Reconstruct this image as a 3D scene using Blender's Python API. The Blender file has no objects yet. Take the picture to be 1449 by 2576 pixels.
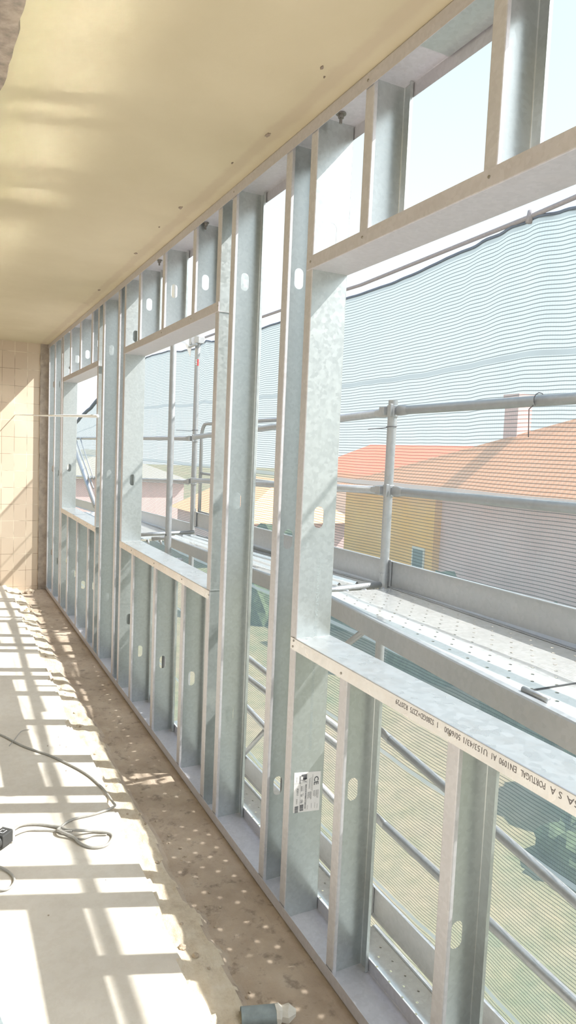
import bpy, bmesh, math, random
from mathutils import Vector, Matrix, noise
random.seed(7)
SC = bpy.context.scene
COL = SC.collection

# ------------------------------------------------------------------ helpers
def tag(o, label=None, cat=None, group=None, kind=None):
    if label: o['label'] = label
    if cat: o['category'] = cat
    if group: o['group'] = group
    if kind: o['kind'] = kind
    return o

class MB:
    def __init__(s): s.v = []; s.f = []; s.mi = []; s.uv = None
    def add(s, vs, fs, mi=0):
        b = len(s.v); s.v += [tuple(v) for v in vs]
        s.f += [tuple(b+i for i in f) for f in fs]; s.mi += [mi]*len(fs)
    def box(s, a, b, mi=0):
        x0,y0,z0 = a; x1,y1,z1 = b
        s.add([(x0,y0,z0),(x1,y0,z0),(x1,y1,z0),(x0,y1,z0),(x0,y0,z1),(x1,y0,z1),(x1,y1,z1),(x0,y1,z1)],
              [(0,3,2,1),(4,5,6,7),(0,1,5,4),(1,2,6,5),(2,3,7,6),(3,0,4,7)], mi)
    def obox(s, c, ax, ay, az, mi=0):
        c,ax,ay,az = map(Vector,(c,ax,ay,az))
        vs = [c+i*ax+j*ay+k*az for k in (-1,1) for i,j in ((-1,-1),(1,-1),(1,1),(-1,1))]
        s.add(vs, [(0,3,2,1),(4,5,6,7),(0,1,5,4),(1,2,6,5),(2,3,7,6),(3,0,4,7)], mi)
    def tube(s, pts, r, n=12, mi=0, cap=True):
        pts = [Vector(p) for p in pts]; rs = r if isinstance(r,(list,tuple)) else [r]*len(pts)
        rings = []; up = None
        for i,p in enumerate(pts):
            t = (pts[min(i+1,len(pts)-1)]-pts[max(i-1,0)]).normalized()
            if up is None:
                up = t.orthogonal().normalized()
            up = (up - t*up.dot(t)).normalized(); w = t.cross(up)
            rings.append([p+(up*math.cos(2*math.pi*k/n)+w*math.sin(2*math.pi*k/n))*rs[i] for k in range(n)])
        vs = [v for rg in rings for v in rg]; fs = []
        for i in range(len(pts)-1):
            for k in range(n):
                fs.append((i*n+k, i*n+(k+1)%n, (i+1)*n+(k+1)%n, (i+1)*n+k))
        if cap: fs += [tuple(reversed(range(n))), tuple(range((len(pts)-1)*n, len(pts)*n))]
        s.add(vs, fs, mi)
    def sweep(s, prof, d0, d1, axis, closed=False, mi=0):
        # prof list of 2D points, extruded along axis from d0 to d1 (open strip)
        def P(p,d):
            if axis=='z': return (p[0],p[1],d)
            if axis=='y': return (p[0],d,p[1])
            return (d,p[0],p[1])
        n=len(prof); vs=[P(p,d0) for p in prof]+[P(p,d1) for p in prof]
        s.add(vs,[(i,(i+1)%n,n+(i+1)%n,n+i) for i in range(n if closed else n-1)],mi)
    def build(s, name, mats, parent=None, smooth=False, solid=0, bevel=0):
        me = bpy.data.meshes.new(name); me.from_pydata(s.v, [], s.f); 
        if not isinstance(mats,(list,tuple)): mats=[mats]
        for m in mats: me.materials.append(m)
        me.polygons.foreach_set('material_index', s.mi)
        if smooth: me.polygons.foreach_set('use_smooth', [True]*len(me.polygons))
        me.update()
        if solid:
            bm = bmesh.new(); bm.from_mesh(me); bmesh.ops.remove_doubles(bm, verts=bm.verts, dist=.00005); bm.to_mesh(me); bm.free()
        o = bpy.data.objects.new(name, me); COL.objects.link(o)
        if parent: o.parent = parent
        if solid:
            md = o.modifiers.new('solid','SOLIDIFY'); md.thickness = solid; md.offset = 0
        if bevel:
            md = o.modifiers.new('bev','BEVEL'); md.width = bevel; md.segments = 2; md.limit_method='ANGLE'
        return o

def empty(name, loc=(0,0,0)):
    o = bpy.data.objects.new(name, None); o.location = loc; o.empty_display_size = .05; COL.objects.link(o); return o
def reparent(root, parts):     # keep world placement: root has translation only
    for p in parts:
        p.parent = root; p.location = p.location - root.location
def thing(name, loc, parts, label, cat, group=None):
    r = empty(name, loc); reparent(r, parts); return tag(r, label, cat, group)

# ------------------------------------------------------------------ materials
class N:
    def __init__(s, name):
        s.m = bpy.data.materials.new(name); s.m.use_nodes = True; s.t = s.m.node_tree; s.t.nodes.clear()
        s.out = s.n('ShaderNodeOutputMaterial')
    def n(s, typ, **kw):
        nd = s.t.nodes.new(typ)
        for k,v in kw.items():
            if k.startswith('i_'):
                nd.inputs[k[2:].replace('_',' ')].default_value = v
            else: setattr(nd,k,v)
        return nd
    def l(s,a,b): s.t.links.new(a,b)
    def math(s,op,a,b=None,clamp=False):
        nd = s.n('ShaderNodeMath',operation=op); nd.use_clamp = clamp
        for i,x in enumerate((a,b)):
            if x is None: continue
            if isinstance(x,(int,float)): nd.inputs[i].default_value = x
            else: s.l(x,nd.inputs[i])
        return nd.outputs[0]
    def noise(s,vec,scale,detail=4,rough=.5):
        nd = s.n('ShaderNodeTexNoise'); nd.inputs['Scale'].default_value=scale; nd.inputs['Detail'].default_value=detail; nd.inputs['Roughness'].default_value=rough
        s.l(vec,nd.inputs['Vector']); return nd.outputs[0]
    def ramp(s,fac,stops):
        nd = s.n('ShaderNodeValToRGB'); el=nd.color_ramp.elements
        while len(el)<len(stops): el.new(.5)
        for e,(p,c) in zip(el,stops): e.position=p; e.color=(*c,1) if len(c)==3 else c
        s.l(fac,nd.inputs[0]); return nd.outputs[0]
    def mix(s,fac,a,b,blend='MIX'):
        nd=s.n('ShaderNodeMix',data_type='RGBA',blend_type=blend)
        for idx,x in ((0,fac),(6,a),(7,b)):
            if isinstance(x,(int,float)): nd.inputs[idx].default_value=x
            elif isinstance(x,tuple): nd.inputs[idx].default_value=(*x,1)
            else: s.l(x,nd.inputs[idx])
        return nd.outputs[2]
    def prin(s,color,rough=.6,metal=0,bump=None,bstr=.2,bdist=.01,spec=.5):
        p=s.n('ShaderNodeBsdfPrincipled'); 
        for k,x in (('Base Color',color),('Roughness',rough),('Metallic',metal),('Specular IOR Level',spec)):
            if isinstance(x,tuple): p.inputs[k].default_value=(*x,1)
            elif isinstance(x,(int,float)): p.inputs[k].default_value=x
            else: s.l(x,p.inputs[k])
        if bump is not None:
            b=s.n('ShaderNodeBump'); b.inputs['Strength'].default_value=bstr; b.inputs['Distance'].default_value=bdist
            s.l(bump,b.inputs['Height']); s.l(b.outputs[0],p.inputs['Normal'])
        s.l(p.outputs[0],s.out.inputs[0]); return p
    def pos(s):
        return s.n('ShaderNodeNewGeometry').outputs['Position']
    def obj(s):
        return s.n('ShaderNodeTexCoord').outputs['Object']

def plain(name,color,rough=.6,metal=0,var=.12,scale=20,bump=.15):
    k=N(name); v=k.pos(); nz=k.noise(v,scale,5,.6)
    c0=tuple(c*(1-var) for c in color); c1=tuple(min(1,c*(1+var)) for c in color)
    k.prin(k.ramp(nz,[(.3,c0),(.7,c1)]),rough,metal,bump=nz,bstr=bump,bdist=.004); return k.m

def galv(name,color=(.70,.74,.74),rough=.38,metal=.85,dirt=0.0,vs=90):
    k=N(name); v=k.pos()
    vor=k.n('ShaderNodeTexVoronoi'); vor.inputs['Scale'].default_value=vs; k.l(v,vor.inputs['Vector'])
    sp=k.n('ShaderNodeSeparateColor'); k.l(vor.outputs['Color'],sp.inputs[0])
    g=sp.outputs[0]; big=k.noise(v,6,4,.6)
    c=k.mix(g,tuple(x*.93 for x in color),tuple(min(1,x*1.05) for x in color))
    c=k.mix(k.math('MULTIPLY',big,.35),c,tuple(x*.82 for x in color))
    if dirt>0:
        d=k.noise(v,14,6,.7)
        f=k.ramp(d,[(.48,(0,0,0)),(.7,(1,1,1))])
        c=k.mix(k.math('MULTIPLY',f,dirt),c,(.54,.48,.44))
    r=k.math('ADD',k.math('MULTIPLY',g,.08),k.math('MULTIPLY',big,.10)); r=k.math('ADD',r,rough-.08)
    k.prin(c,r,metal,bump=k.noise(v,220,2),bstr=.03,bdist=.001); return k.m

M={}
M['steel']=galv('galvanised_steel',(.55,.585,.582),.33,.72)
M['steel_lip']=galv('galvanised_steel_track',(.59,.57,.60),.45,.42,dirt=.10)
M['flange']=galv('galvanised_steel_flange',(.60,.59,.615),.45,.42,dirt=.10)
M['sill']=galv('galvanised_steel_spangle',(.64,.64,.64),.30,.80,dirt=.3,vs=45)
M['scaf']=galv('scaffold_galvanised',(.47,.48,.49),.45,.70,dirt=.1,vs=60)
M['deck']=galv('deck_galvanised',(.82,.82,.80),.10,.58,dirt=.2,vs=60)
M['screw']=plain('screw_zinc',(.35,.33,.30),.35,.9)
M['dark']=plain('dark_rubber',(.05,.05,.05),.6)
M['ink']=plain('printed_ink',(.12,.12,.13),.7,var=.05,bump=0)
M['ink2']=plain('stamped_ink',(.20,.18,.18),.7,var=.05,bump=0)
M['inkfaint']=plain('faint_printed_ink',(.42,.47,.47),.6,var=.05,bump=0)
M['paper']=plain('label_paper',(.80,.77,.76),.55,var=.03,bump=.02)
M['red']=plain('red_sticker',(.75,.08,.08),.5,var=.05)
M['white']=plain('white_sticker',(.85,.85,.85),.5,var=.03)
M['rope']=plain('grey_rope',(.33,.31,.33),.8,scale=120,bump=.5)
M['cable']=plain('grey_cable',(.36,.345,.32),.55,scale=60)
M['string']=plain('white_string',(.95,.95,.95),.5,var=.02)
M['pipe']=plain('grey_pvc',(.24,.28,.29),.4,var=.2,scale=30)
M['tape']=plain('torn_tape',(.62,.58,.52),.7)
M['rag']=plain('grey_rag',(.30,.31,.36),.9,scale=40,bump=.6)
M['stone']=plain('rubble',(.42,.34,.26),.95,var=.3,scale=60,bump=.6)
M['rough']=plain('raw_mortar',(.26,.21,.17),.95,var=.4,scale=22,bump=1)
M['edge']=plain('raw_concrete',(.40,.34,.29),.95,var=.25,scale=14,bump=.8)
M['plaster']=plain('wall_plaster',(.80,.76,.68),.9,var=.06,scale=3,bump=.1)

# slab screed
def slabmat():
    k=N('cream_screed'); v=k.pos(); a=k.noise(v,2.2,6,.6); b=k.noise(v,26,6,.7)
    c=k.ramp(a,[(.3,(.56,.51,.445)),(.55,(.64,.59,.52)),(.75,(.68,.64,.58))])
    c=k.mix(k.math('MULTIPLY',k.ramp(b,[(.42,(1,1,1)),(.55,(0,0,0))]),.16),c,(.45,.38,.30))
    k.prin(c,.85,0,bump=b,bstr=.25,bdist=.004); return k.m
def soilmat():
    k=N('brown_mortar_bed'); v=k.pos(); a=k.noise(v,5,6,.65); b=k.noise(v,60,6,.7); d=k.noise(v,16,5,.7)
    c=k.ramp(a,[(.3,(.36,.28,.215)),(.55,(.45,.36,.28)),(.75,(.50,.42,.34))])
    c=k.mix(k.math('MULTIPLY',k.ramp(d,[(.33,(1,1,1)),(.45,(0,0,0))]),.6),c,(.15,.12,.10))
    k.prin(c,.95,0,bump=k.math('ADD',b,d),bstr=.5,bdist=.008); return k.m
def brokenmat():
    k=N('broken_screed_edge'); v=k.pos(); a=k.noise(v,18,7,.75)
    c=k.ramp(a,[(.3,(.48,.39,.29)),(.5,(.62,.53,.41)),(.7,(.68,.60,.49))])
    k.prin(c,.95,0,bump=a,bstr=.8,bdist=.015); return k.m
def ceilmat():
    k=N('ceiling_plaster'); v=k.pos(); a=k.noise(v,1.6,5,.6); b=k.noise(v,90,4,.6); d=k.noise(v,12,6,.7)
    c=k.ramp(a,[(.3,(.50,.43,.295)),(.7,(.56,.49,.345))])
    sx=k.n('ShaderNodeSeparateXYZ'); k.l(v,sx.inputs[0]); x=sx.outputs[0]
    wob=k.math('ADD',x,k.math('MULTIPLY',k.noise(v,9,4,.6),.05))
    band=k.ramp(k.math('ABSOLUTE',k.math('ADD',wob,.045)),[(.016,(1,1,1)),(.034,(0,0,0))])
    c=k.mix(k.math('MULTIPLY',band,.42),c,(.42,.33,.24))
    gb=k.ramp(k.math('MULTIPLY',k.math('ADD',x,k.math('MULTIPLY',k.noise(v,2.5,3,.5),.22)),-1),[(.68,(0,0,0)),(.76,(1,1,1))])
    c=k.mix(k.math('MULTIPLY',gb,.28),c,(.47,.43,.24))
    k.prin(c,.9,0,bump=k.math('ADD',b,d),bstr=.12,bdist=.003); return k.m
def tilemat():
    k=N('cream_wall_tiles'); v=k.pos(); s=k.n('ShaderNodeSeparateXYZ'); k.l(v,s.inputs[0])
    cx=k.math('DIVIDE',k.math('ADD',s.outputs[0],.088),.1325); cz=k.math('DIVIDE',k.math('SUBTRACT',s.outputs[2],.228),.1895)
    fx=k.math('ABSOLUTE',k.math('SUBTRACT',k.math('FRACT',cx),.5)); fz=k.math('ABSOLUTE',k.math('SUBTRACT',k.math('FRACT',cz),.5))
    ln=k.math('MAXIMUM',k.math('GREATER_THAN',fx,.484),k.math('GREATER_THAN',fz,.4885))
    cmb=k.n('ShaderNodeCombineXYZ'); k.l(k.math('FLOOR',cx),cmb.inputs[0]); k.l(k.math('FLOOR',cz),cmb.inputs[1])
    wn=k.n('ShaderNodeTexWhiteNoise'); k.l(cmb.outputs[0],wn.inputs[0])
    c=k.mix(wn.outputs[0],(.61,.50,.395),(.66,.55,.435))
    c=k.mix(k.math('MULTIPLY',k.noise(v,12,4),.3),c,(.57,.45,.34))
    lc=k.ramp(k.noise(v,4,3),[(.45,(.30,.22,.15)),(.6,(.78,.70,.56))])
    c=k.mix(ln,c,lc)
    k.prin(c,.32,0,bump=k.math('SUBTRACT',1,ln),bstr=.4,bdist=.002); return k.m
M['slab']=slabmat(); M['soil']=soilmat(); M['broken']=brokenmat(); M['ceil']=ceilmat(); M['tile']=tilemat()

def netmat():
    k=N('scaffold_debris_netting'); uv=k.n('ShaderNodeUVMap').outputs[0]
    s=k.n('ShaderNodeSeparateXYZ'); k.l(uv,s.inputs[0]); u,v=s.outputs[0],s.outputs[1]
    st=k.math('FRACT',k.math('DIVIDE',v,.0165))
    thread=k.math('LESS_THAN',st,.24)
    vt=k.math('LESS_THAN',k.math('FRACT',k.math('DIVIDE',u,.012)),.22)
    nz=k.noise(uv,5,5,.65); fine=k.noise(uv,90,3,.7)
    seam=None
    for c,w in ((2.13,.011),(1.535,.013),(.62,.012),(.02,.012),(-.75,.012),(2.665,.014)):
        q=k.math('LESS_THAN',k.math('ABSOLUTE',k.math('SUBTRACT',v,c)),w)
        seam=q if seam is None else k.math('MAXIMUM',seam,q)
    # opacity
    op=k.math('ADD',k.math('MULTIPLY',nz,.24),.15)
    op=k.math('ADD',op,k.math('MULTIPLY',vt,.10))
    op=k.math('ADD',op,k.math('MULTIPLY',fine,.12))
    op=k.math('MAXIMUM',op,k.math('MULTIPLY',thread,.80))
    op=k.math('MAXIMUM',op,k.math('MULTIPLY',seam,.8),clamp=True)
    col=k.mix(thread,(.17,.23,.25),(.055,.075,.08))
    col=k.mix(seam,col,(.16,.20,.22))
    df=k.n('ShaderNodeBsdfDiffuse'); k.l(col,df.inputs[0]); tl=k.n('ShaderNodeBsdfTranslucent'); k.l(col,tl.inputs[0])
    m1=k.n('ShaderNodeMixShader'); m1.inputs[0].default_value=.6; k.l(df.outputs[0],m1.inputs[1]); k.l(tl.outputs[0],m1.inputs[2])
    tr=k.n('ShaderNodeBsdfTransparent'); tr.inputs[0].default_value=(.97,1,1,1)
    m2=k.n('ShaderNodeMixShader'); k.l(op,m2.inputs[0]); k.l(tr.outputs[0],m2.inputs[1]); k.l(m1.outputs[0],m2.inputs[2])
    k.l(m2.outputs[0],k.out.inputs[0]); return k.m
M['net']=netmat()
M['hem']=plain('net_hem',(.16,.20,.27),.8)

def grassmat():
    k=N('dry_grass_ground'); v=k.pos(); a=k.noise(v,.22,6,.65); b=k.noise(v,3,6,.7)
    c=k.ramp(a,[(.38,(.06,.085,.03)),(.48,(.15,.125,.06)),(.62,(.20,.14,.085))])
    c=k.mix(.4,c,k.ramp(b,[(.3,(.05,.06,.022)),(.7,(.26,.20,.12))]))
    k.prin(c,.95,0); return k.m
def roofmat(n,c0,c1):
    k=N(n); v=k.pos(); w=k.n('ShaderNodeTexWave'); w.inputs['Scale'].default_value=1.6; w.inputs['Distortion'].default_value=.4; w.bands_direction='Y'; k.l(v,w.inputs['Vector'])
    c=k.mix(w.outputs['Fac'],c0,c1); c=k.mix(k.math('MULTIPLY',k.noise(v,1.5,5),.3),c,c0); k.prin(c,.9,0); return k.m
M['grass']=grassmat()
M['roof']=roofmat('orange_roof_tiles',(.85,.36,.16),(.95,.47,.26)); M['roofred']=roofmat('red_roof_tiles',(.85,.14,.06),(.9,.24,.12))
M['yellow']=plain('yellow_render',(1,.47,.04),.9,var=.08,scale=1); M['pink']=plain('pinkish_render',(.74,.47,.44),.9,var=.08,scale=1)
M['creamw']=plain('cream_render',(.72,.66,.55),.9,var=.05,scale=1); M['glass']=plain('dark_window_glass',(.06,.08,.09),.15,var=.1)
M['leaf']=plain('foliage',(.055,.075,.03),.9,var=.5,scale=5,bump=.8); M['hill']=plain('hill_scrub',(.27,.25,.20),.95,var=.25,scale=.06,bump=0)
M['facade']=plain('facade_render',(.60,.56,.50),.9,var=.06,scale=2)

# ------------------------------------------------------------------ constants of the place
HT=2.8; DP=.1415; ZS=1.04; ZH=2.306; YE=8.39
YB=-1.6          # the frame goes on behind the camera position

# ------------------------------------------------------------------ room shell
def edge(y):       # broken edge of the screed
    return -.415+.035*noise.noise(Vector((y*1.3,3.1,0)))*1.6+.028*noise.noise(Vector((y*7,1.1,0)))*1.4+.012*noise.noise(Vector((y*26,2,0)))
def ledge(y):
    return -.305+.02*noise.noise(Vector((y*2.1,8.1,0)))+.022*noise.noise(Vector((y*9,5.5,0)))
def floor_z(x,y):
    e=edge(y); l=ledge(y)
    big=.006*noise.noise(Vector((x*6,y*4,1)))+.004*noise.noise(Vector((x*22,y*18,4)))
    if x<e: return .06+.0012*noise.noise(Vector((x*3,y*3,0))), 0
    if x<l:
        t=(x-e)/max(.01,l-e); s=.034-.012*t
        return s+.012*noise.noise(Vector((x*20,y*14,7))), 1
    t=min(1,(x-l)/.035); t=t*t*(3-2*t)
    z=.022*(1-t)+(-.004)*t+big*t*(1.0 if x<-.05 else .25)
    z+= .012*max(0,1-abs(x+.27)/.06)*noise.noise(Vector((y*11,0,2)))
    if x>-.02: z=min(z,-.003)
    return z, (1 if t<.35 else 2)
def build_floor():
    xs=[-4.2,-3,-2,-1.4,-1.05,-.8,-.65,-.56]; x=-.52
    while x<.16: xs.append(x); x+=.013
    xs.append(.16)
    ys=[YB]; y=.9
    while y<YE-.001: ys.append(y); y+=.017
    ys.append(YE)
    m=MB(); nx=len(xs); zz=[]
    for y in ys:
        for x in xs:
            z,k=floor_z(x,y); m.v.append((x,y,z)); zz.append(k)
    for j in range(len(ys)-1):
        for i in range(nx-1):
            a=j*nx+i; m.f.append((a,a+1,a+nx+1,a+nx)); ks=[zz[a],zz[a+1],zz[a+nx],zz[a+nx+1]]
            m.mi.append(max(set(ks),key=ks.count) if min(ks)==max(ks) else (1 if min(ks)==0 else 2))
    b=MB(); b.v=m.v; b.f=m.f; b.mi=m.mi
    b.box((-4.2,YB,-.35),(.16,YE,-.06),1)
    return b.build('floor',[M['slab'],M['broken'],M['soil']])
tag(build_floor(),kind='structure')

c=MB(); c.box((-4.2,YB,HT),(.15,YE+.15,HT+.22)); ceil=c.build('ceiling',M['ceil']); tag(ceil,kind='structure')
# rough mortar scar on the ceiling where a partition stood
sc=MB(); pts=[]; y=.2; tmp=[]
while y<3.2:
    w=-.925-.03*min(1,max(0,(y-2.1)*2))+.014*noise.noise(Vector((y*9,0,0)))
    tmp.append((w,y)); y+=.06
vs=[];fs=[]
for w,y in tmp: vs+=[(w,y,HT-.022+.008*noise.noise(Vector((w*20,y*20,1)))),(w+.004,y,HT),(-1.25,y,HT-.02),(-1.1,y,HT-.026+.01*noise.noise(Vector((1,y*15,1))))]
for i in range(len(tmp)-1):
    a=4*i; fs+=[(a,a+4,a+5,a+1),(a+3,a+7,a+4,a),(a+2,a+6,a+7,a+3)]
sc.add(vs,fs); t=sc.build('trim_1',M['rough']); tag(t,kind='structure')
# chipped spots along the ceiling edge
for (x,y,s) in ((-.083,2.33,.022),(-.115,3.22,.02),(-.1,4.1,.02),(-.085,5.2,.022),(-.1,2.62,.008),(-.12,3.55,.008),(-.13,1.86,.01),(-.10,1.9,.006)):
    m=MB(); n=11; ring=[]
    for k in range(n):
        a=2*math.pi*k/n; r=s*(.55+.6*random.random()); ring.append((x+r*.5*math.cos(a),y+r*math.sin(a),HT-.0025))
    m.add([(x,y,HT-.006)]+ring+[(p[0],p[1],HT+.001) for p in ring],[(0,1+(k+1)%n,1+k) for k in range(n)]+[(1+k,1+(k+1)%n,1+n+(k+1)%n,1+n+k) for k in range(n)])
    m.build('chipped_spot',M['rough'],ceil)

w=MB(); w.box((-4.2,YE,-.3),(-.085,YE+.15,HT)); w=w.build('wall_end',M['tile']); tag(w,kind='structure')
w=MB(); n=60; vs=[];fs=[]
for i in range(n+1):
    z=-.1+(HT+.1)*i/n; j=.007*noise.noise(Vector((z*14,0,0)))
    vs+=[(-.085+j,YE-.012,z),(.16,YE-.012,z),(-.085+j,YE+.1,z)]
for i in range(n):
    a=3*i; fs+=[(a,a+1,a+4,a+3),(a+2,a,a+3,a+5)]
w.add(vs,fs); w=w.build('trim_2',M['edge']); tag(w,kind='structure')
w=MB(); w.box((-4.35,YB,-.3),(-4.2,YE+.15,.85)); w.box((-4.35,YB,2.45),(-4.2,YE+.15,HT))
for ya_,yb_ in ((YB,-1.3),(1.0,1.3),(3.4,3.7),(5.8,6.1),(8.1,YE+.15)): w.box((-4.35,ya_,.85),(-4.2,yb_,2.45))  # piers leave window openings, invented in this unseen wall to let daylight in
tag(w.build('wall_left',M['plaster']),kind='structure')
# strip of outer masonry beneath and above the frame (the slab edges of the building)
w=MB(); w.box((-.0,YB,-4.5),(.16,YE+3.5,-.06)); tag(w.build('wall_lower',M['facade']),kind='structure')

# ------------------------------------------------------------------ studs and tracks
TH=.0014
def arc(cx,cy,a0,a1,r,n=3): return [(cx+r*math.cos(math.radians(a0+(a1-a0)*i/n)),cy+r*math.sin(math.radians(a0+(a1-a0)*i/n))) for i in range(n+1)]
def stud_mesh(z0,z1,sgn,holes,x0=.002,x1=DP-.002,fl=.043,lip=.012):
    # web plane at local y=0; flanges run towards sgn*y
    r=.003; m=MB()
    def S(pts): return [(x,sgn*y) for x,y in pts]
    left=S([(x0+lip,fl)]+arc(x0+r,fl-r,90,180,r)+arc(x0+r,r,180,270,r))
    right=S([(x1-lip,fl)]+arc(x1-r,fl-r,90,0,r)+arc(x1-r,r,0,-90,r))
    m.sweep(left,z0,z1,'z',mi=1); m.sweep(right,z0,z1,'z')
    xa,xb=x0+r,x1-r; cx=(x0+x1)/2; hw=.0185; hh=.038; zc=z0
    hs=sorted(h for h in holes if z0+.05<h<z1-.05)
    for h in hs:
        BH=.155; a,b=h-BH,h+BH
        m.add([(xa,0,zc),(xb,0,zc),(xb,0,a),(xa,0,a)],[(0,1,2,3)])
        # ring around stadium hole
        inner=[]
        n=10
        for i in range(n+1):
            t=math.pi*i/n; inner.append((cx+hw*math.cos(t),0,h+hh-hw+hw*math.sin(t)))
        for i in range(n+1):
            t=math.pi+math.pi*i/n; inner.append((cx+hw*math.cos(t),0,h-hh+hw+hw*math.sin(t)))
        outer=[]
        for p in inner:
            dx,dz=p[0]-cx,p[2]-h; k=min((xb-cx)/abs(dx) if abs(dx)>1e-6 else 1e9,BH/abs(dz) if abs(dz)>1e-6 else 1e9)
            outer.append((cx+dx*k,0,h+dz*k))
        nn=len(inner)
        # insert corners
        fs=[];vs=inner+outer
        for i in range(nn):
            j=(i+1)%nn; oi,oj=outer[i],outer[j]
            on_side=lambda p: abs(abs(p[0]-cx)-(xb-cx))<1e-5
            if on_side(oi)!=on_side(oj):
                vs.append((cx+math.copysign(xb-cx,oi[0]-cx+oj[0]-cx),0,h+math.copysign(BH,oi[2]+oj[2]-2*h)))
                fs.append((i,nn+i,len(vs)-1,nn+j,j))
            else: fs.append((i,nn+i,nn+j,j))
        m.add(vs,fs); zc=b
    m.add([(xa,0,zc),(xb,0,zc),(xb,0,z1),(xa,0,z1)],[(0,1,2,3)])
    return m
def text_mesh(s,size,mat,origin,xdir,ydir,name='printed_text',width=None,bold=0):
    cu=bpy.data.curves.new('t','FONT'); cu.body=s; cu.size=size; cu.offset=bold; cu.resolution_u=2
    o=bpy.data.objects.new('t',cu); COL.objects.link(o); bpy.context.view_layer.update()
    dg=bpy.context.evaluated_depsgraph_get(); me=bpy.data.meshes.new_from_object(o.evaluated_get(dg))
    bpy.data.objects.remove(o)
    X=Vector(xdir);Y=Vector(ydir);O=Vector(origin)
    xs=[v.co.x for v in me.vertices] or [0,1]; k=1 if not width else width/(max(xs)-min(xs))
    for v in me.vertices: v.co=O+X*v.co.x*k+Y*v.co.y
    me.materials.clear(); me.materials.append(mat); me.name=name
    r=bpy.data.objects.new(name,me); COL.objects.link(r); return r

def stud(y,z0,z1,sgn,holes,label,group,name='steel_stud'):
    o=stud_mesh(z0,z1,sgn,holes).build(name,[M['steel'],M['flange']],solid=TH)
    o.location=(0,y,0)
    return tag(o,label,'stud',group)
E_=.003
GF='full height studs of the framed wall'
# closed face toward the near end: sgn=+1 (flanges away); open face toward near end: sgn=-1
A=stud_mesh(E_,HT-E_,1,[1.467,2.43]).build('stud_profile',[M['steel'],M['flange']],solid=TH); A.location=(0,2.115,0)
# sticker and printing on stud A
ya=2.115-.0012
st=MB(); n=6
cor=[(.018,.548),(.1275,.536),(.1275,.388),(.020,.398)]
st.add([(x,ya,z) for x,z in cor],[(3,2,1,0)]); stk=st.build('label_sticker',M['paper'],solid=.0004)
yl=ya-.0008
def ltext(s,size,x,z,w=None,mat='ink',bold=0):
    return text_mesh(s,size,M[mat],(x,yl,z),(0,0,-1),(1,0,0),'label_lettering',w,bold)
lt=[ltext('CE',.026,.101,.521,.032,bold=.0006),
    ltext('PERFISA',.0085,.040,.532,.028,bold=.0002),
    ltext('PERFILADOS DE FERRO E TUBOS LDA',.0065,.0655,.497,.092,bold=.0002),
    ltext('6000    50    540',.0105,.0475,.493,.064),
    ltext('R20717',.0105,.0305,.487,.026)]
for i,(x,z,L) in enumerate([(.094,.530,.062),(.089,.520,.05),(.0835,.518,.040),(.0795,.516,.038),(.1195,.468,.032),(.1165,.468,.030),(.1135,.468,.029),(.1105,.468,.024),(.1055,.468,.025),(.1025,.468,.022),(.0985,.468,.02),
       (.091,.466,.03),(.0885,.466,.03),(.0855,.466,.025),(.0825,.466,.02),(.079,.466,.024),(.0765,.466,.026),(.117,.415,.018),(.1075,.421,.02),(.0925,.421,.018),(.0775,.417,.016),(.029,.530,.02),(.0365,.484,.014),(.0305,.448,.02),(.0335,.448,.02),(.059,.494,.022),(.0575,.466,.010),(.0565,.44,.010)]):
    m=MB(); q=z; 
    while q>z-L:
        d=random.choice((.0018,.003,.0042)); m.add([(x,yl,q),(x+.0011,yl,q),(x+.0011,yl,max(q-d,z-L)),(x,yl,max(q-d,z-L))],[(0,1,2,3)]); q-=d+.0009
    lt.append(m.build('small_print',M['ink']))
for x0,x1,z0 in ((.046,.0605,.4235),(.0255,.0395,.4205)):
    m=MB(); q=z0
    while q>z0-.023:
        d=random.choice((.0005,.0009,.0014)); m.add([(x0,yl,q),(x1,yl,q),(x1,yl,q-d),(x0,yl,q-d)],[(0,1,2,3)]); q-=d+random.choice((.0005,.0009))
    lt.append(m.build('barcode',M['ink']))
m=MB()   # stepped P emblem, turned on its side like the print
for a,b,c_,d in ((.048,.536,.0695,.529),(.0555,.529,.0695,.519),):
    m.add([(a,yl,b),(c_,yl,b),(c_,yl,d),(a,yl,d)],[(0,1,2,3)])
ring=[(.0625+.0085*math.cos(t*math.pi/10),yl,.521-.0075*math.sin(t*math.pi/10)) for t in range(11)]
m.add(ring,[tuple(range(11))])
for a,b,c_,d in ((.048,.519,.0495,.514),(.0495,.5155,.0565,.514),(.055,.514,.0565,.509),(.0605,.514,.062,.508),(.062,.5095,.0685,.508),(.067,.508,.0685,.505)):
    m.add([(a,yl,b),(c_,yl,b),(c_,yl,d),(a,yl,d)],[(0,1,2,3)])
lt.append(m.build('emblem',M['ink']))
for x,z0,z1 in ((.0715,.538,.399),(.0445,.520,.402)):
    m=MB(); m.add([(x,yl,z0),(x+.0005,yl,z0),(x+.0005,yl,z1),(x,yl,z1)],[(0,1,2,3)]); lt.append(m.build('ruled_line',M['ink']))
m=MB(); m.add([(.020,yl,.5065),(.0715,yl,.5045),(.0715,yl,.504),(.020,yl,.506)],[(0,1,2,3)]); lt.append(m.build('ruled_line',M['ink']))
for o in lt: o.parent=stk
p1=text_mesh('CE PERFISA SA PORTUGAL EN1090 A1',.017,M['inkfaint'],(.073,ya,1.325),(0,0,-1),(1,0,0),width=.31)
p2=text_mesh('PERFISA S A PORTUGAL EN1090 A1 U153/43/1 50/6000 S280GD+Z275 R20729',.015,M['inkfaint'],(.073,ya,.985),(0,0,-1),(1,0,0),width=.36)
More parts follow.
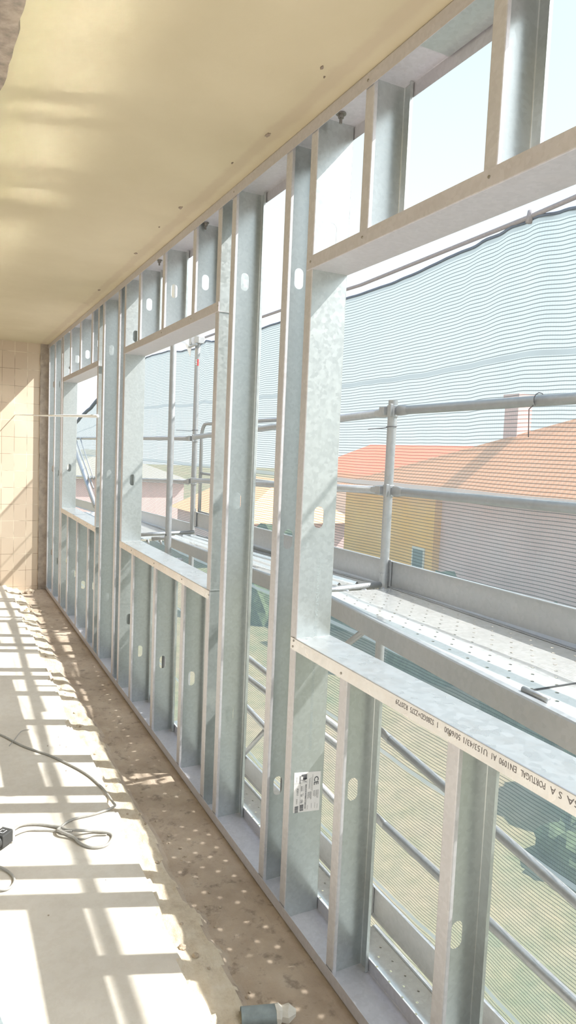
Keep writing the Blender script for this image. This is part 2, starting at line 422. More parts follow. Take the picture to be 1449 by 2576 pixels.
thing('steel_stud',(0,2.115,0),[A,stk,p1,p2],'full height galvanised stud with white paper label at left side of nearest window','stud',GF)
FULL=[(2.345,-1,[2.33,1.36,.385],'full height stud between the paper labelled jamb stud and the open gap'),
 (2.862,-1,[2.42,1.465,.49],'wide full height galvanised stud with three oval holes left of the open gap'),
 (2.985,1,[],'narrow full height stud forming right jamb of the middle window'),
 (4.735,1,[1.461,2.43,.49],'full height stud forming left jamb of the middle window, single oval hole'),
 (4.96,-1,[2.42,1.46,.49],'slim full height stud squeezed behind left jamb of middle window'),
 (5.465,-1,[2.42,1.463,.49],'full height stud with three oval holes between middle and farthest windows'),
 (5.60,1,[],'narrow full height stud forming right jamb of the farthest window'),
 (7.31,1,[1.45,2.43,.49],'full height stud forming left jamb of the farthest window'),
 (7.46,-1,[2.42,1.46,.49],'full height stud just beyond the left jamb of the farthest window'),
 (7.92,-1,[2.33,1.37,.40],'second to last full height stud before the tiled end wall'),
 (8.374,-1,[2.36,1.4,.43],'last full height stud standing against the tiled end wall')]
for y,s,h,l in FULL: stud(y,E_,HT-E_,s,h,l,GF)
stud(-.32,E_,HT-E_,1,[1.46,2.43,.49],'full height jamb stud nearest of all, right end of near window',GF)

GL='short studs under the window sills'; GU='short studs above the window heads'
NM={'n':'nearest window','m':'middle window','f':'farthest window'}
near=[(1.295,[.469,]),(1.812,[.618]),(.775,[.49]),(.26,[.49])]
ordn=['second short stud from left','first short stud from left','third short stud from left','fourth short stud from left']
for (y,h),o_ in zip(near,ordn): stud(y,E_,ZS-E_,-1,h,o_+' under the sill of the nearest window',GL,'short_steel_stud')
for (y),o_ in zip((1.295,1.825,.775,.26),ordn): stud(y,ZH+E_,HT-E_,-1,[],o_+' above the head of the nearest window',GU,'short_steel_stud')
for (y,h,u),o_ in zip(((3.40,.485,2.517),(3.92,.422,2.571),(4.44,.344,2.585)),('right hand','middle one','left hand')):
    stud(y,E_,ZS-E_,-1,[h],f'short stud under the middle window sill, {o_} of the three',GL,'short_steel_stud')
    stud(y-.03,ZH+E_,HT-E_,-1,[u],f'short stud above the middle window head, {o_} of the three',GU,'short_steel_stud')
for (y,h,u),o_ in zip(((5.94,.496,2.521),(6.46,.406,2.49),(6.97,.42,2.5)),('right hand','middle one','left hand')):
    stud(y,E_,ZS-E_,-1,[h],f'short stud under the farthest window sill, {o_} of the three',GL,'short_steel_stud')
    stud(y-.03,ZH+E_,HT-E_,-1,[u],f'short stud above the farthest window head, {o_} of the three',GU,'short_steel_stud')

def track(z,up,y0,y1,h=.043,mat=None):
    # U track: web at z, flanges up (+1) or down (-1)
    r=.0025; x0,x1=-.0016,DP+.0016
    pr=[(x0,z+up*h)]+[(x0,z+up*r),(x0+r*.3,z+up*r*.3),(x0+r,z)]+[(x1-r,z),(x1-r*.3,z+up*r*.3),(x1,z+up*r),(x1,z+up*h)]
    m=MB(); m.sweep(pr,y0,y1,'y'); return m
def screw(y,z,parent,x=-.0022):
    m=MB(); m.tube([(x,y,z),(x-.0022,y,z)],[.0042,.0036],10); o=m.build('screw',M['screw']); return o
bt=track(.0012,1,YB,YE-.015).build('floor_track',M['steel_lip'],solid=TH); tag(bt,'long galvanised channel on the mortar bed carrying all the studs','track')
tt=track(HT-.0012,-1,YB,YE-.015).build('track_profile',M['steel_lip'],solid=TH)
parts=[tt]
for y in (1.28,2.06,3.35,4.15):
    m=MB(); m.tube([(.055,y,HT-.003),(.055,y,HT-.006)],.017,20); m.tube([(.055,y,HT-.006),(.055,y,HT-.018)],.010,6); m.tube([(.055,y,HT-.018),(.055,y,HT-.034)],.005,10)
    parts.append(m.build('anchor_bolt',M['screw']))
m=MB(); m.box((.004,1.36,HT-.0075),(DP-.004,1.62,HT-.0035)); m.box((.003,1.36,HT-.04),(.0045,1.62,HT-.0035)); parts.append(m.build('splice_plate',M['steel'],bevel=.0005))
for y,z in ((1.30,2.777),(1.37,2.775),(1.81,2.776),(2.84,2.777)): parts.append(screw(y,z,None))
thing('ceiling_track',(0,0,HT),parts,'long galvanised channel fixed along the ceiling above all the studs','track')

def window_set(y0,y1,nm,ln,scr_s,scr_h):
    # sill track
    s=track(ZS,-1,y0,y1).build('track_profile',M['sill'],solid=TH); parts=[s]+[screw(y,z,None) for y,z in scr_s]
    if nm=='n':
        for w_,a_,b_ in (('PERFISA',.835,.927),('S',.940,.948),('A',.957,.965),('PORTUGAL',.983,1.051),('EN1090',1.063,1.115),('A1',1.125,1.14),('U153/43/1',1.153,1.233),('50/6000',1.245,1.304),('1',1.326,1.331),('S280GD+Z275',1.346,1.444),('R20729',1.455,1.509)):
            parts.append(text_mesh(w_,.021,M['ink2'],(-.0027,a_,1.030),(0,1,0),(0,0,-1),width=(b_-a_) if len(w_)>1 else None))
    thing('window_sill_track',(0,(y0+y1)/2,ZS),parts,f'galvanised channel forming the sill of the {ln}','sill','window sill channels')
    s=track(ZH,1,y0,y1).build('track_profile',M['steel_lip'],solid=TH); parts=[s]+[screw(y,z,None) for y,z in scr_h]
    thing('window_head_track',(0,(y0+y1)/2,ZH),parts,f'galvanised channel forming the head of the {ln}','head','window head channels')
window_set(-.28,2.148,'n','nearest window',[(2.125,1.030),(2.13,1.008),(1.80,1.012),(1.285,1.016),(.77,1.02)],[(2.12,2.33),(1.80,2.33),(1.27,2.33)])
window_set(2.982,4.765,'m','middle window',[(2.985,1.02),(3.385,1.02),(3.9,1.02),(4.43,1.02)],[(2.985,2.33),(3.36,2.33),(3.87,2.33)])
window_set(5.58,7.34,'f','farthest window',[(5.60,1.02),(5.94,1.02),(6.46,1.02)],[(5.6,2.33),(6.4,2.33)])

# string
m=MB(); m.tube([(-.010,5.545,1.914),(-.18,6.95,1.950),(-.345,8.388,1.992)],[.013,.008,.004],8); tag(m.build('builders_line',M['string'],smooth=True),'taut white line from a stud across to the tiled end wall','string')

# ------------------------------------------------------------------ scaffold
R=.0242
def rail(y0,z0,y1,z1,x=1.0,flat=(True,True)):
    m=MB(); d=1 if y1>y0 else -1
    def P(y): t=(y-y0)/(y1-y0); return z0+(z1-z0)*t
    a=y0+(.11 if flat[0] else 0); b=y1-(.11 if flat[1] else 0)
    m.tube([(x,a,P(a)),(x,b,P(b))],R*.92,14); o=m.build('tube',M['scaf'],smooth=True); parts=[o]
    for f,yy,s in ((flat[0],y0,1),(flat[1],y1,-1)):
        if not f: continue
        m=MB(); vs=[];n=14;fs=[]
        for i,(d_,rx,rz) in enumerate(((.11,R*.92,R*.92),(.075,.015,.026),(.045,.006,.028),(.012,.006,.026),(.0,.004,.018))):
            y=yy+s*d_
            vs+=[(x+rx*math.cos(2*math.pi*k/n),y,P(y)+rz*math.sin(2*math.pi*k/n)) for k in range(n)]
        for i in range(4):
            for k in range(n): fs.append((i*n+k,i*n+(k+1)%n,(i+1)*n+(k+1)%n,(i+1)*n+k))
        fs.append(tuple(range(4*n,5*n))); m.add(vs,fs); parts.append(m.build('flattened_end',M['scaf'],smooth=True))
    return parts
def guard(name,y0,z0,y1,z1,label,group,x=1.0,flat=(True,True)):
    return thing(name,(x,(y0+y1)/2,(z0+z1)/2),rail(y0,z0,y1,z1,x,flat),label,'guardrail',group)
GG='scaffold guardrail tubes'
guard('guardrail',-.6,1.945,3.0,1.93,'top scaffold guardrail tube outside the nearest window',GG)
guard('guardrail',-.6,1.555,3.0,1.513,'lower scaffold guardrail tube outside the nearest window',GG)
guard('guardrail',3.06,1.925,6.2,1.80,'top scaffold guardrail tube seen in the open gap and middle window',GG)
guard('guardrail',3.06,1.512,6.2,1.40,'lower scaffold guardrail tube running from short post to tall post',GG)
guard('guardrail',6.27,1.79,12.8,1.80,'top scaffold guardrail tube crossing the farthest window',GG)
guard('guardrail',6.27,1.38,12.8,1.12,'lower scaffold guardrail tube crossing the farthest window',GG)
guard('guardrail',-.6,-.20,3.0,.225,'upper rail of lower scaffold level below the nearest sill',GG)
guard('guardrail',-.6,-.40,3.0,-.255,'lower rail of lower scaffold level below the nearest sill',GG)
guard('guardrail',3.06,.06,6.2,.16,'upper rail of lower scaffold level in the open gap',GG)
guard('guardrail',3.06,-.02,6.2,-.03,'second rail of lower scaffold level in the open gap',GG,x=.985)
guard('guardrail',3.06,-.40,6.2,-.16,'lowest rail of lower scaffold level in the open gap',GG)

def bracket(x,y,z):
    m=MB(); m.tube([(x,y,z-.03),(x,y,z+.03)],R+.006,14); m.box((x-.045,y+.015,z-.022),(x-.020,y+.06,z+.022)); m.box((x-.038,y-.035,z-.03),(x-.022,y-.024,z+.035))
    return m.build('wedge_bracket',M['scaf'],bevel=.002)
def standard(x,y,z0,z1,label,brs=(),cap=False):
    m=MB(); m.tube([(x,y,z0),(x,y,z1)],R,18); parts=[m.build('tube',M['scaf'],smooth=True)]
    md=parts[0].modifiers.new('es','EDGE_SPLIT')
    for z in brs: parts.append(bracket(x,y,z))
    return parts
GS='upright scaffold tubes'
p=standard(1.0,3.03,-4.5,1.985,'',(1.928,1.513,.23,-.25)); 
m=MB(); m.tube([(1.0,3.03,1.06),(1.0,3.03,1.075)],R+.003,16); p.append(m.build('collar',M['scaf']))
thing('scaffold_post',(1.0,3.03,-4.5),p,'scaffold post ending at top guardrail outside the nearest window','scaffold post',GS)
p=standard(1.03,6.24,-4.5,2.70,'',(1.79,1.39))
m=MB(); m.tube([(1.03,6.24,2.66),(1.03,6.24,2.74)],R+.008,16); m.obox((1.02,6.16,2.69),(.03,0,0),(0,.05,.01),(0,0,.03)); m.tube([(.98,6.12,2.64),(.98,6.34,2.64)],.012,8); m.obox((1.0,6.32,2.70),(.02,0,0),(0,.03,.0),(0,0,.04)); m.obox((1.03,6.24,2.75),(.012,0,.012),(0,.012,0),(-.012,0,.03))
p.append(m.build('tube_coupler',M['scaf'],bevel=.003))
m=MB(); n=16
def cyl_patch(m,cx,cy,r,a0,a1,z0,z1,k=8):
    vs=[]
    for i in range(k+1):
        a=math.radians(a0+(a1-a0)*i/k); vs+=[(cx+r*math.cos(a),cy+r*math.sin(a),z0),(cx+r*math.cos(a),cy+r*math.sin(a),z1)]
    m.add(vs,[(2*i,2*i+2,2*i+3,2*i+1) for i in range(k)])
cyl_patch(m,1.03,6.24,R+.0008,-110,-75,2.46,2.52); p.append(m.build('red_sticker',M['red'])); tag(p[-1],'red half of the round maker sticker')
m=MB(); cyl_patch(m,1.03,6.24,R+.0008,-160,-110,2.47,2.515); p.append(m.build('white_sticker',M['white']))
m=MB(); vs=[]
for i in range(20):
    t=2*math.pi*i/20*0.86+.4
    for rr in (.010,.014):
        a=math.radians(-135)+rr*math.cos(t)/R; vs.append((1.03+(R+.0016)*math.cos(a),6.24+(R+.0016)*math.sin(a),2.493+rr*math.sin(t)))
m.add(vs,[(2*i,2*i+2,2*i+3,2*i+1) for i in range(19)]); p.append(m.build('ring_mark',M['ink']))
thing('scaffold_post',(1.03,6.24,-4.5),p,'tall scaffold post with red and white sticker outside the middle window','scaffold post',GS)
p=standard(.50,5.27,-4.5,3.4,'',())
for z in (.84,):
    m=MB(); m.tube([(.5,5.27,z-.06),(.5,5.27,z+.02)],R+.005,16); m.tube([(.47,5.20,z-.02),(.60,5.22,z-.03)],.020,12); m.obox((.56,5.2,z-.11),(.012,0,.006),(0,.03,-.03),(0,.02,.05)); p.append(m.build('tube_coupler',M['scaf'],bevel=.002))
m=MB(); 
m.tube([(.478,5.262,1.01),(.4755,5.262,1.01)],.007,12); p.append(m.build('pin_hole',M['dark']))
thing('scaffold_post',(.5,5.27,-4.5),p,'nearer scaffold post rising past the head of the middle window','scaffold post',GS)
p=standard(.46,3.03,-4.5,.93,'',()); thing('scaffold_post',(.46,3.03,-4.5),p,'inner scaffold post under the near platform joint','scaffold post',GS)

for y_,l_ in ((9.42,'scaffold post hidden between middle and farthest windows'),(12.9,'last scaffold post past the farthest window')):
    p=standard(1.0,y_,-4.5,2.4,'',()); thing('scaffold_post',(1.0,y_,-4.5),p,l_,'scaffold post',GS)
# decks with real perforations
def deck(y0,y1,xi0,xi1,xo,z0,z1,pitch=.0535,hatch=False,ribs=False,rh=.0072,side=.078):
    parts=[]; ny=int((y1-y0-.06)/pitch); nx=9; m=MB()
    def XYZ(u,y): # u 0..1 across
        t=(y-y0)/(y1-y0); a=xi0+(xi1-xi0)*t; return (a+(xo-a)*u, y, z0+(z1-z0)*t)
    def ndx(u,y,k): 
        p=XYZ(u,y); return p
    W=xo-(xi0+xi1)/2; um=.05/W; cw=(1-2*um)/nx; yy0=y0+.03; 
    for a,b in ((0,um),(1-um,1)):
        m.add([XYZ(a,y0),XYZ(b,y0),XYZ(b,y1),XYZ(a,y1)],[(0,1,2,3)])
    m.add([XYZ(um,y0),XYZ(1-um,y0),XYZ(1-um,yy0),XYZ(um,yy0)],[(0,1,2,3)])
    ye=yy0+ny*pitch; m.add([XYZ(um,ye),XYZ(1-um,ye),XYZ(1-um,y1),XYZ(um,y1)],[(0,1,2,3)])
    K=8
    for j in range(ny):
        for i in range(nx):
            ua,ub=um+i*cw,um+(i+1)*cw; ya_,yb=yy0+j*pitch,yy0+(j+1)*pitch
            if (i+j)%2==0 and (i%4!=3 or not ribs):
                uc,yc=(ua+ub)/2,(ya_+yb)/2; inner=[];outer=[]
                for k in range(K):
                    t=2*math.pi*(k+.5)/K; inner.append(XYZ(uc+rh*math.cos(t)/W,yc+rh*math.sin(t)))
                    c_,s_=math.cos(t),math.sin(t); q=max(abs(c_),abs(s_)); 
                for k in range(K):
                    t=2*math.pi*(k+.5)/K; c_,s_=math.cos(t),math.sin(t); q=max(abs(c_),abs(s_)); outer.append(XYZ(uc+c_/q*cw/2,yc+s_/q*pitch/2))
                cs=[XYZ(ub,yb),XYZ(ua,yb),XYZ(ua,ya_),XYZ(ub,ya_)]
                vs=inner+outer+cs; fs=[]
                for k in range(K):
                    k2=(k+1)%K
                    if k%2==0: fs.append((k,K+k,2*K+k//2,K+k2,k2))   # passes a corner
                    else: fs.append((k,K+k,K+k2,k2))
                m.add(vs,fs)
            else: m.add([XYZ(ua,ya_),XYZ(ub,ya_),XYZ(ub,yb),XYZ(ua,yb)],[(0,1,2,3)])
    parts.append(m.build('perforated_panel',M['deck'],solid=.002))
    m=MB()
    def off(p,dx,dz): return (p[0]+dx,p[1],p[2]+dz)
    for u,s in ((0,1),(1,-1)):
        a,b=XYZ(u,y0),XYZ(u,y1)
        prof=[(0.022*s,.004),(0,.004),(-.004*s,0),(-.004*s,-side),(.03*s,-side),(.03*s,-side+.012)]
        vs=[off(a,dx,dz) for dx,dz in prof]+[off(b,dx,dz) for dx,dz in prof]; n=len(prof)
        m.add(vs,[(i,i+1,n+i+1,n+i) for i in range(n-1)])
    parts.append(m.build('side_channel',M['scaf'],solid=.003))
    if ribs:
        m=MB()
        for u in (.28,.52,.76):
            a,b=XYZ(u,y0+.03),XYZ(u,y1-.03)
            m.add([off(a,-.012,.001),off(a,0,.012),off(a,.012,.001),off(b,-.012,.001),off(b,0,.012),off(b,.012,.001)],[(0,1,4,3),(1,2,5,4)])
        parts.append(m.build('stiffening_rib',M['deck']))
    for yy,s in ((y0,-1),(y1,1)):
        for u in (.12,.38,.62,.88):
            m=MB(); p_=XYZ(u,yy); m.tube([off(p_,0,-.02),(p_[0],p_[1]+s*.02,p_[2]-.005),(p_[0],p_[1]+s*.045,p_[2]-.012),(p_[0],p_[1]+s*.055,p_[2]-.045)],.010,8)
            parts.append(m.build('end_hook',M['scaf'],smooth=True))
    if hatch:
        yh=1.50; a,b=XYZ(.03,yh),XYZ(.97,yh)
        m=MB(); m.box((a[0],yh-.004,a[2]+.001),(b[0],yh+.004,b[2]+.0035)); parts.append(m.build('hatch_seam',M['dark']))
        p_=XYZ(.075,1.46); m=MB(); m.tube([(p_[0]-.01,1.50,p_[2]+.010),(p_[0]-.012,1.40,p_[2]+.009)],.010,12); parts.append(m.build('hatch_hinge',M['scaf'],smooth=True))
    return parts
GD='perforated scaffold platforms'
def deck_t(label,*a,**k):
    y0,y1,xi0,xi1,xo,z0,z1=a
    thing('scaffold_platform',((xi0+xo)/2,(y0+y1)/2,z0),deck(*a,**k),label,'scaffold platform',GD)
deck_t('perforated steel platform at sill height outside the nearest window',-.15,2.95,.27,.57,1.015,.985,1.005,hatch=True)
deck_t('ribbed perforated platform at sill height from open gap to middle window',3.11,6.02,.55,.70,1.015,1.0,.905,ribs=True)
deck_t('far perforated platform beyond the tall post outside the middle window',6.3,9.4,.56,.6,1.015,.84,.80)
deck_t('lower level perforated platform below the nearest window',-.15,2.95,.47,.49,1.015,-.88,-.86)
deck_t('lower level perforated platform below the open gap',3.11,6.1,.49,.49,1.015,-.86,-.86)
def toe(y0,y1,zb0,zb1,h,label,x=1.028):
    m=MB(); 
    prof=[(-.012,h-.002),(0,h),(0,.012),(-.014,0)]
    vs=[(x+dx,y0,zb0+dz) for dx,dz in prof]+[(x+dx,y1,zb1+dz) for dx,dz in prof]
    m.add(vs,[(i,i+1,5+i,4+i) for i in range(3)]); parts=[m.build('board',M['scaf'],solid=.004)]
    m=MB(); m.box((x-.012,y1-.035,zb1+.01),(x-.004,y1+.02,zb1+h+.005)); m.box((x-.01,y1+.005,zb1+.005),(x+.002,y1+.012,zb1+h+.03)); parts.append(m.build('end_bracket',M['scaf'],bevel=.001))
    thing('toe_board',(x,(y0+y1)/2,zb0),parts,label,'toe board','scaffold toe boards')
toe(-.15,3.03,1.012,.995,.147,'grey steel toe board along the platform outside the nearest window')
toe(3.07,6.14,.995,.965,.145,'grey steel toe board along the ribbed platform, middle one')
toe(6.3,9.4,.86,.78,.13,'farthest grey steel toe board beyond the tall post')
toe(9.45,12.9,.70,.60,.14,'toe board low in the farthest window opening')
toe(-.15,3.03,-.86,-.83,.168,'dark lower level toe board below the nearest window')
toe(3.07,6.2,-.835,-.835,.165,'lower level toe board seen in the open gap')
def bar(name,a,b,r,label,cat,group=None,mat='scaf'):
    m=MB(); m.tube([a,b],r,12); return tag(m.build(name,M[mat],smooth=True),label,cat,group)
GT='scaffold cross bars'
bar('cross_bar',(.42,3.03,.985),(.98,3.03,1.012),.017,'bright cross bar at the joint between near and ribbed platforms','bar',GT)
bar('cross_bar',(.42,6.10,.905),(1.0,6.10,.925),.017,'cross bar at the far end of the ribbed platform','bar',GT)
bar('cross_bar',(.62,6.16,.86),(1.0,6.16,.88),.017,'cross bar carrying the hooks of the far platform','bar',GT)
bar('diagonal_brace',(.56,2.43,.99),(.66,2.98,.66),.015,'small diagonal brace under the near platform','brace','diagonal braces')
bar('diagonal_brace',(1.0,4.42,-.33),(1.0,5.0,-.86),.018,'diagonal brace of lower scaffold level in the open gap','brace','diagonal braces')
bar('diagonal_brace',(.938,12.6,1.86),(.938,10.3,.80),.035,'thick dark diagonal brace crossing the farthest window','brace','diagonal braces')
bar('diagonal_brace',(.962,12.2,1.80),(.962,10.6,1.05),.012,'thin dark brace right of the thick one in farthest window','brace','diagonal braces')
bar('diagonal_brace',(.966,11.8,1.81),(.966,10.6,1.18),.008,'thinnest dark brace near right jamb of farthest window','brace','diagonal braces')
# rounded guard frame in the middle bay
m=MB(); zt=1.925; pts=[(1.064,6.15,1.0),(1.064,6.15,1.80)]
for i in range(1,7):
    a=math.pi/2*i/6; pts.append((1.064,6.15-.11*(1-math.cos(a)),1.80+.125*math.sin(a)))
pts+=[(1.064,3.7,zt)]
m.tube(pts,.016,12); fr=[m.build('outer_frame',M['scaf'],smooth=True)]
for y in (5.83,5.0,4.2):
    m=MB(); m.tube([(1.064,y,1.0),(1.064,y,zt)],.014,10); fr.append(m.build('upright_bar',M['scaf'],smooth=True))
m=MB(); m.tube([(1.064,6.15,1.47),(1.064,3.7,1.47)],.013,10); fr.append(m.build('middle_bar',M['scaf'],smooth=True))
m=MB(); m.box((1.06,5.84,.98),(1.068,6.16,1.12)); m.box((1.06,3.7,.92),(1.068,5.80,1.06)); fr.append(m.build('kick_plate',M['scaf'],bevel=.001))
thing('guard_frame',(1.064,4.9,1.0),fr,'tubular guard frame with rounded corner beside the tall post','guard frame')
# ties
def wire(pts,label,r=.0022):
    m=MB(); m.tube(pts,r,6); return tag(m.build('tie_wire',M['ink'],smooth=True),label,'wire','wire ties on the scaffold')
c_=(1.0,2.03,1.94)
wire([(c_[0]+.026*math.cos(t),c_[1]+.003*t,c_[2]+.026*math.sin(t)) for t in [i*.6 for i in range(12)]]+[(.973,2.06,1.90),(.972,2.055,1.84),(.965,2.045,1.79)],'dark wire looped and hanging on the top guardrail outside the nearest window')
wire([(1.0+.028*math.cos(t),3.03+.028*math.sin(t),1.84+.002*t) for t in [i*.6 for i in range(12)]]+[(.97,3.06,1.84),(.965,3.2,1.835)],'dark wire wound round the short post below top guardrail')
wire([(1.03+.028*math.cos(t),6.24+.028*math.sin(t),1.86+.002*t) for t in [i*.6 for i in range(12)]]+[(1.0,6.3,1.86),(.99,6.7,1.87)],'dark wire sticking out from the tall post')
# rag on the deck
m=MB(); vs=[];n=14
for j in range(n+1):
    for i in range(n+1):
        u,v=i/n,j/n; e=math.sin(math.pi*u)*math.sin(math.pi*v)
        vs.append((.40+.16*u+.01*noise.noise(Vector((v*5,u*4,1))),1.02+.22*v+.01*noise.noise(Vector((u*6,v*3,2))),.9975+.028*e**.5*(1+.9*noise.noise(Vector((u*4,v*4,0))))))
m.add(vs,[(j*(n+1)+i,j*(n+1)+i+1,(j+1)*(n+1)+i+1,(j+1)*(n+1)+i) for j in range(n) for i in range(n)])
tag(m.build('crumpled_rag',M['rag'],smooth=True,solid=.004),'crumpled dark grey rag on the platform at right edge','rag')

# ------------------------------------------------------------------ netting
tops=[(-1.2,2.62),(.4,2.72),(1.3,2.695),(1.95,2.700),(2.27,2.722),(2.7,2.69),(3.5,2.655),(4.3,2.65),(4.8,2.66),(5.8,2.64),(6.15,2.69),(6.35,2.72),(6.6,2.68),(7.0,2.70),(7.6,2.76),(8.4,2.78),(9.2,2.70)]
def lerp(tb,y):
    for (a,b),(c,d) in zip(tb,tb[1:]):
        if y<=c: 
            t=(y-a)/(c-a); t=t*t*(3-2*t); return b+(d-b)*t
    return tb[-1][1]
def net(y0,y1,topf,zb,xb,name,seed,dy=.03,dz=.03):
    ny=int((y1-y0)/dy); nz=int((2.68-zb)/dz); vs=[];uv=[]
    for j in range(ny+1):
        y=y0+(y1-y0)*j/ny; tp=topf(y)
        for i in range(nz+1):
            zr=zb+(2.68-zb)*i/nz; t=max(0,min(1,(zr-1.2)/1.48)); z=zr+(tp-2.68)*t*t
            w=.022*noise.noise(Vector((y*1.4,zr*.5,seed)))+.010*noise.noise(Vector((y*6+zr*1.5,zr*1.2,seed+3)))
            pk=math.exp(-((y-2.27)/.35)**2)+math.exp(-((y-6.3)/.3)**2)
            w+=.010*t*pk*math.sin((y-2.27)*40/(1+2*(1-t)))
            zz=z+(.012*noise.noise(Vector((y*1.6,zr*2.1,seed+9)))+.006*noise.noise(Vector((y*9,zr*4,seed+5)))*t)*(1-.75*t**8)
            vs.append((xb+w,y,zz)); uv.append((y,zr))
    m=MB(); q=nz+1; fs=[(j*q+i,(j+1)*q+i,(j+1)*q+i+1,j*q+i+1) for j in range(ny) for i in range(nz)]
    m.add(vs,fs); o=m.build(name,M['net'],smooth=True)
    L=o.data.uv_layers.new(name='UVMap'); 
    for lp in o.data.loops: L.data[lp.index].uv=uv[lp.vertex_index]
    return o,[vs[j*q+nz] for j in range(ny+1)]
nb,top=net(-1.2,9.2,lambda y:lerp(tops,y),-4.3,1.14,'net_panel',2)
m=MB(); m.tube([(p[0],p[1],p[2]-.004) for p in top],.007,6); hem=m.build('hem',M['hem'],smooth=True)
thing('debris_netting',(1.11,4,-3.6),[nb,hem],'striped blue green debris netting hung outside along the scaffold','netting')
nb,top=net(9.25,13.5,lambda y:2.62+(2.22-2.62)*(y-9.9)/2.5 ,-2.0,1.14,'net_panel',5,.06,.06)
m=MB(); m.tube([(p[0]-.01,p[1],p[2]-.01) for p in top],[.03]*len(top),6); hem=m.build('hem',M['hem'],smooth=True)
thing('debris_netting',(1.13,11,-2.0),[nb,hem],'far netting panel with sloping dark top edge in the farthest window','netting')
rp=[(1.122,y,z) for y,z in ((-1.2,2.79),(.4,2.76),(1.4,2.757),(1.95,2.742),(2.27,2.728))]
rp2=[(1.122,y,z+ .02*math.sin(math.pi*(y-2.27)/(6.3-2.27))*0) for y,z in ((2.27,2.728),(2.9,2.715),(3.6,2.70),(4.5,2.725),(5.4,2.735),(6.3,2.74))]
m=MB(); m.tube(rp+rp2[1:],.0105,8); m.tube([(1.12,2.27,2.75),(1.115,2.275,2.70)],.014,8); tag(m.build('support_rope',M['rope'],smooth=True),'dark rope strung above the netting between the scaffold posts','rope')
# loose white strap near the coupler
m=MB(); m.add([(.98,6.60,2.72),(.99,6.52,2.72),(1.0,6.36,2.55),(.99,6.30,2.64)],[(0,1,2,3)]); tag(m.build('loose_strap',M['white'],solid=.003),'pale folded strap beside the head of the tall post','strap')

# ------------------------------------------------------------------ small things on the floor
def curve_pts(P,n=10):
    P=[Vector(p) for p in P]; Q=[P[0]*2-P[1]]+P+[P[-1]*2-P[-2]]; out=[]
    for i in range(1,len(Q)-2):
        for k in range(n):
            t=k/n; a,b,c,d=Q[i-1],Q[i],Q[i+1],Q[i+2]
            out.append(.5*((2*b)+(c-a)*t+(2*a-5*b+4*c-d)*t*t+(3*b-a-3*c+d)*t**3))
    return out+[Q[-2]]
def cable(P,r,label,n=10):
    m=MB(); m.tube(curve_pts(P,n),r,8); return m.build('cable_run',M['cable'],smooth=True)
z=.0655
main=cable([(-1.05,4.30,z),(-.90,4.14,z),(-.813,4.033,z),(-.71,3.825,z),(-.592,3.649,z),(-.474,3.408,z),(-.425,3.22,z),(-.408,3.06,.067),(-.414,3.01,.069),(-.50,2.985,z),(-.60,2.975,z),(-.655,2.93,z),(-.655,2.885,.072),(-.62,2.86,.078)],.0052,'')
br1=cable([(-.86,2.925,.085),(-.81,3.0,.07),(-.74,2.99,z),(-.668,2.935,.068),(-.64,2.89,.075),(-.60,2.85,.082),(-.53,2.84,.068),(-.478,2.805,z),(-.475,2.765,z),(-.51,2.722,z),(-.56,2.725,z),(-.60,2.77,z),(-.622,2.825,.072),(-.66,2.865,.08),(-.672,2.90,.074),(-.655,2.925,.07)],.0058,'')
br2=cable([(-.865,2.905,.078),(-.80,2.955,z),(-.74,2.94,z),(-.67,2.90,.066),(-.60,2.81,.066),(-.54,2.815,z),(-.49,2.80,z)],.0032,'')
thing('extension_cable',(-.65,3.2,.06),[main,br1,br2],'grey cable snaking over the screed and knotted into a loop','cable')
body=MB(); d=Vector((.055,.055,0)).normalized(); s_=Vector((-d.y,d.x,0)); c0=Vector((-.888,2.885,.095))
body.obox(c0,d*.030,s_*.026,Vector((0,0,.026))); body.tube([c0-d*.03,c0-d*.062],[.026,.019],16); b1=body.build('socket_body',M['dark'],bevel=.004)
body=MB(); body.obox(c0+d*.034,d*.006,s_*.028,Vector((0,0,.028))); b2=body.build('pale_collar',M['white'],bevel=.003)
body=MB(); body.tube([c0-d*.06,c0-d*.12],[.012,.010],10); b3=body.build('plug_tail',M['cable'],smooth=True)
body=MB(); q=c0+Vector((0,0,.0275)); 
for a,b in (((-.012,-.012),(.012,-.009)),((-.012,-.012),(-.009,.012)),((-.012,.009),(.012,.012)),((.009,.0),(.012,.012))):
    vs=[q+d*x_+s_*y_ for x_,y_ in ((a[0],a[1]),(b[0],a[1]),(b[0],b[1]),(a[0],b[1]))]; body.add(vs,[(0,1,2,3)])
b4=body.build('printed_mark',M['white'])
thing('socket_connector',tuple(c0),[b1,b2,b3,b4],'black cable socket with pale collar at left edge of the floor','connector')
o=cable([(-.98,2.70,z),(-.93,2.735,.07),(-.885,2.69,z),(-.868,2.62,z),(-.90,2.575,z),(-.96,2.60,.075),(-1.0,2.66,z)],.0045,''); tag(o,'small grey cable loop at left edge below the socket','cable')
o=cable([(-.93,4.95,z),(-.87,4.93,z),(-.815,4.83,z),(-.81,4.70,z),(-.87,4.62,z),(-.95,4.66,z)],.005,''); tag(o,'cable loop curling in from left edge farther up the floor','cable')
o=cable([(-.78,3.86,z),(-.74,3.95,z),(-.70,4.04,z),(-.655,4.05,z)],.0022,'',6); tag(o,'thin bent wire lying beside the long cable','wire')
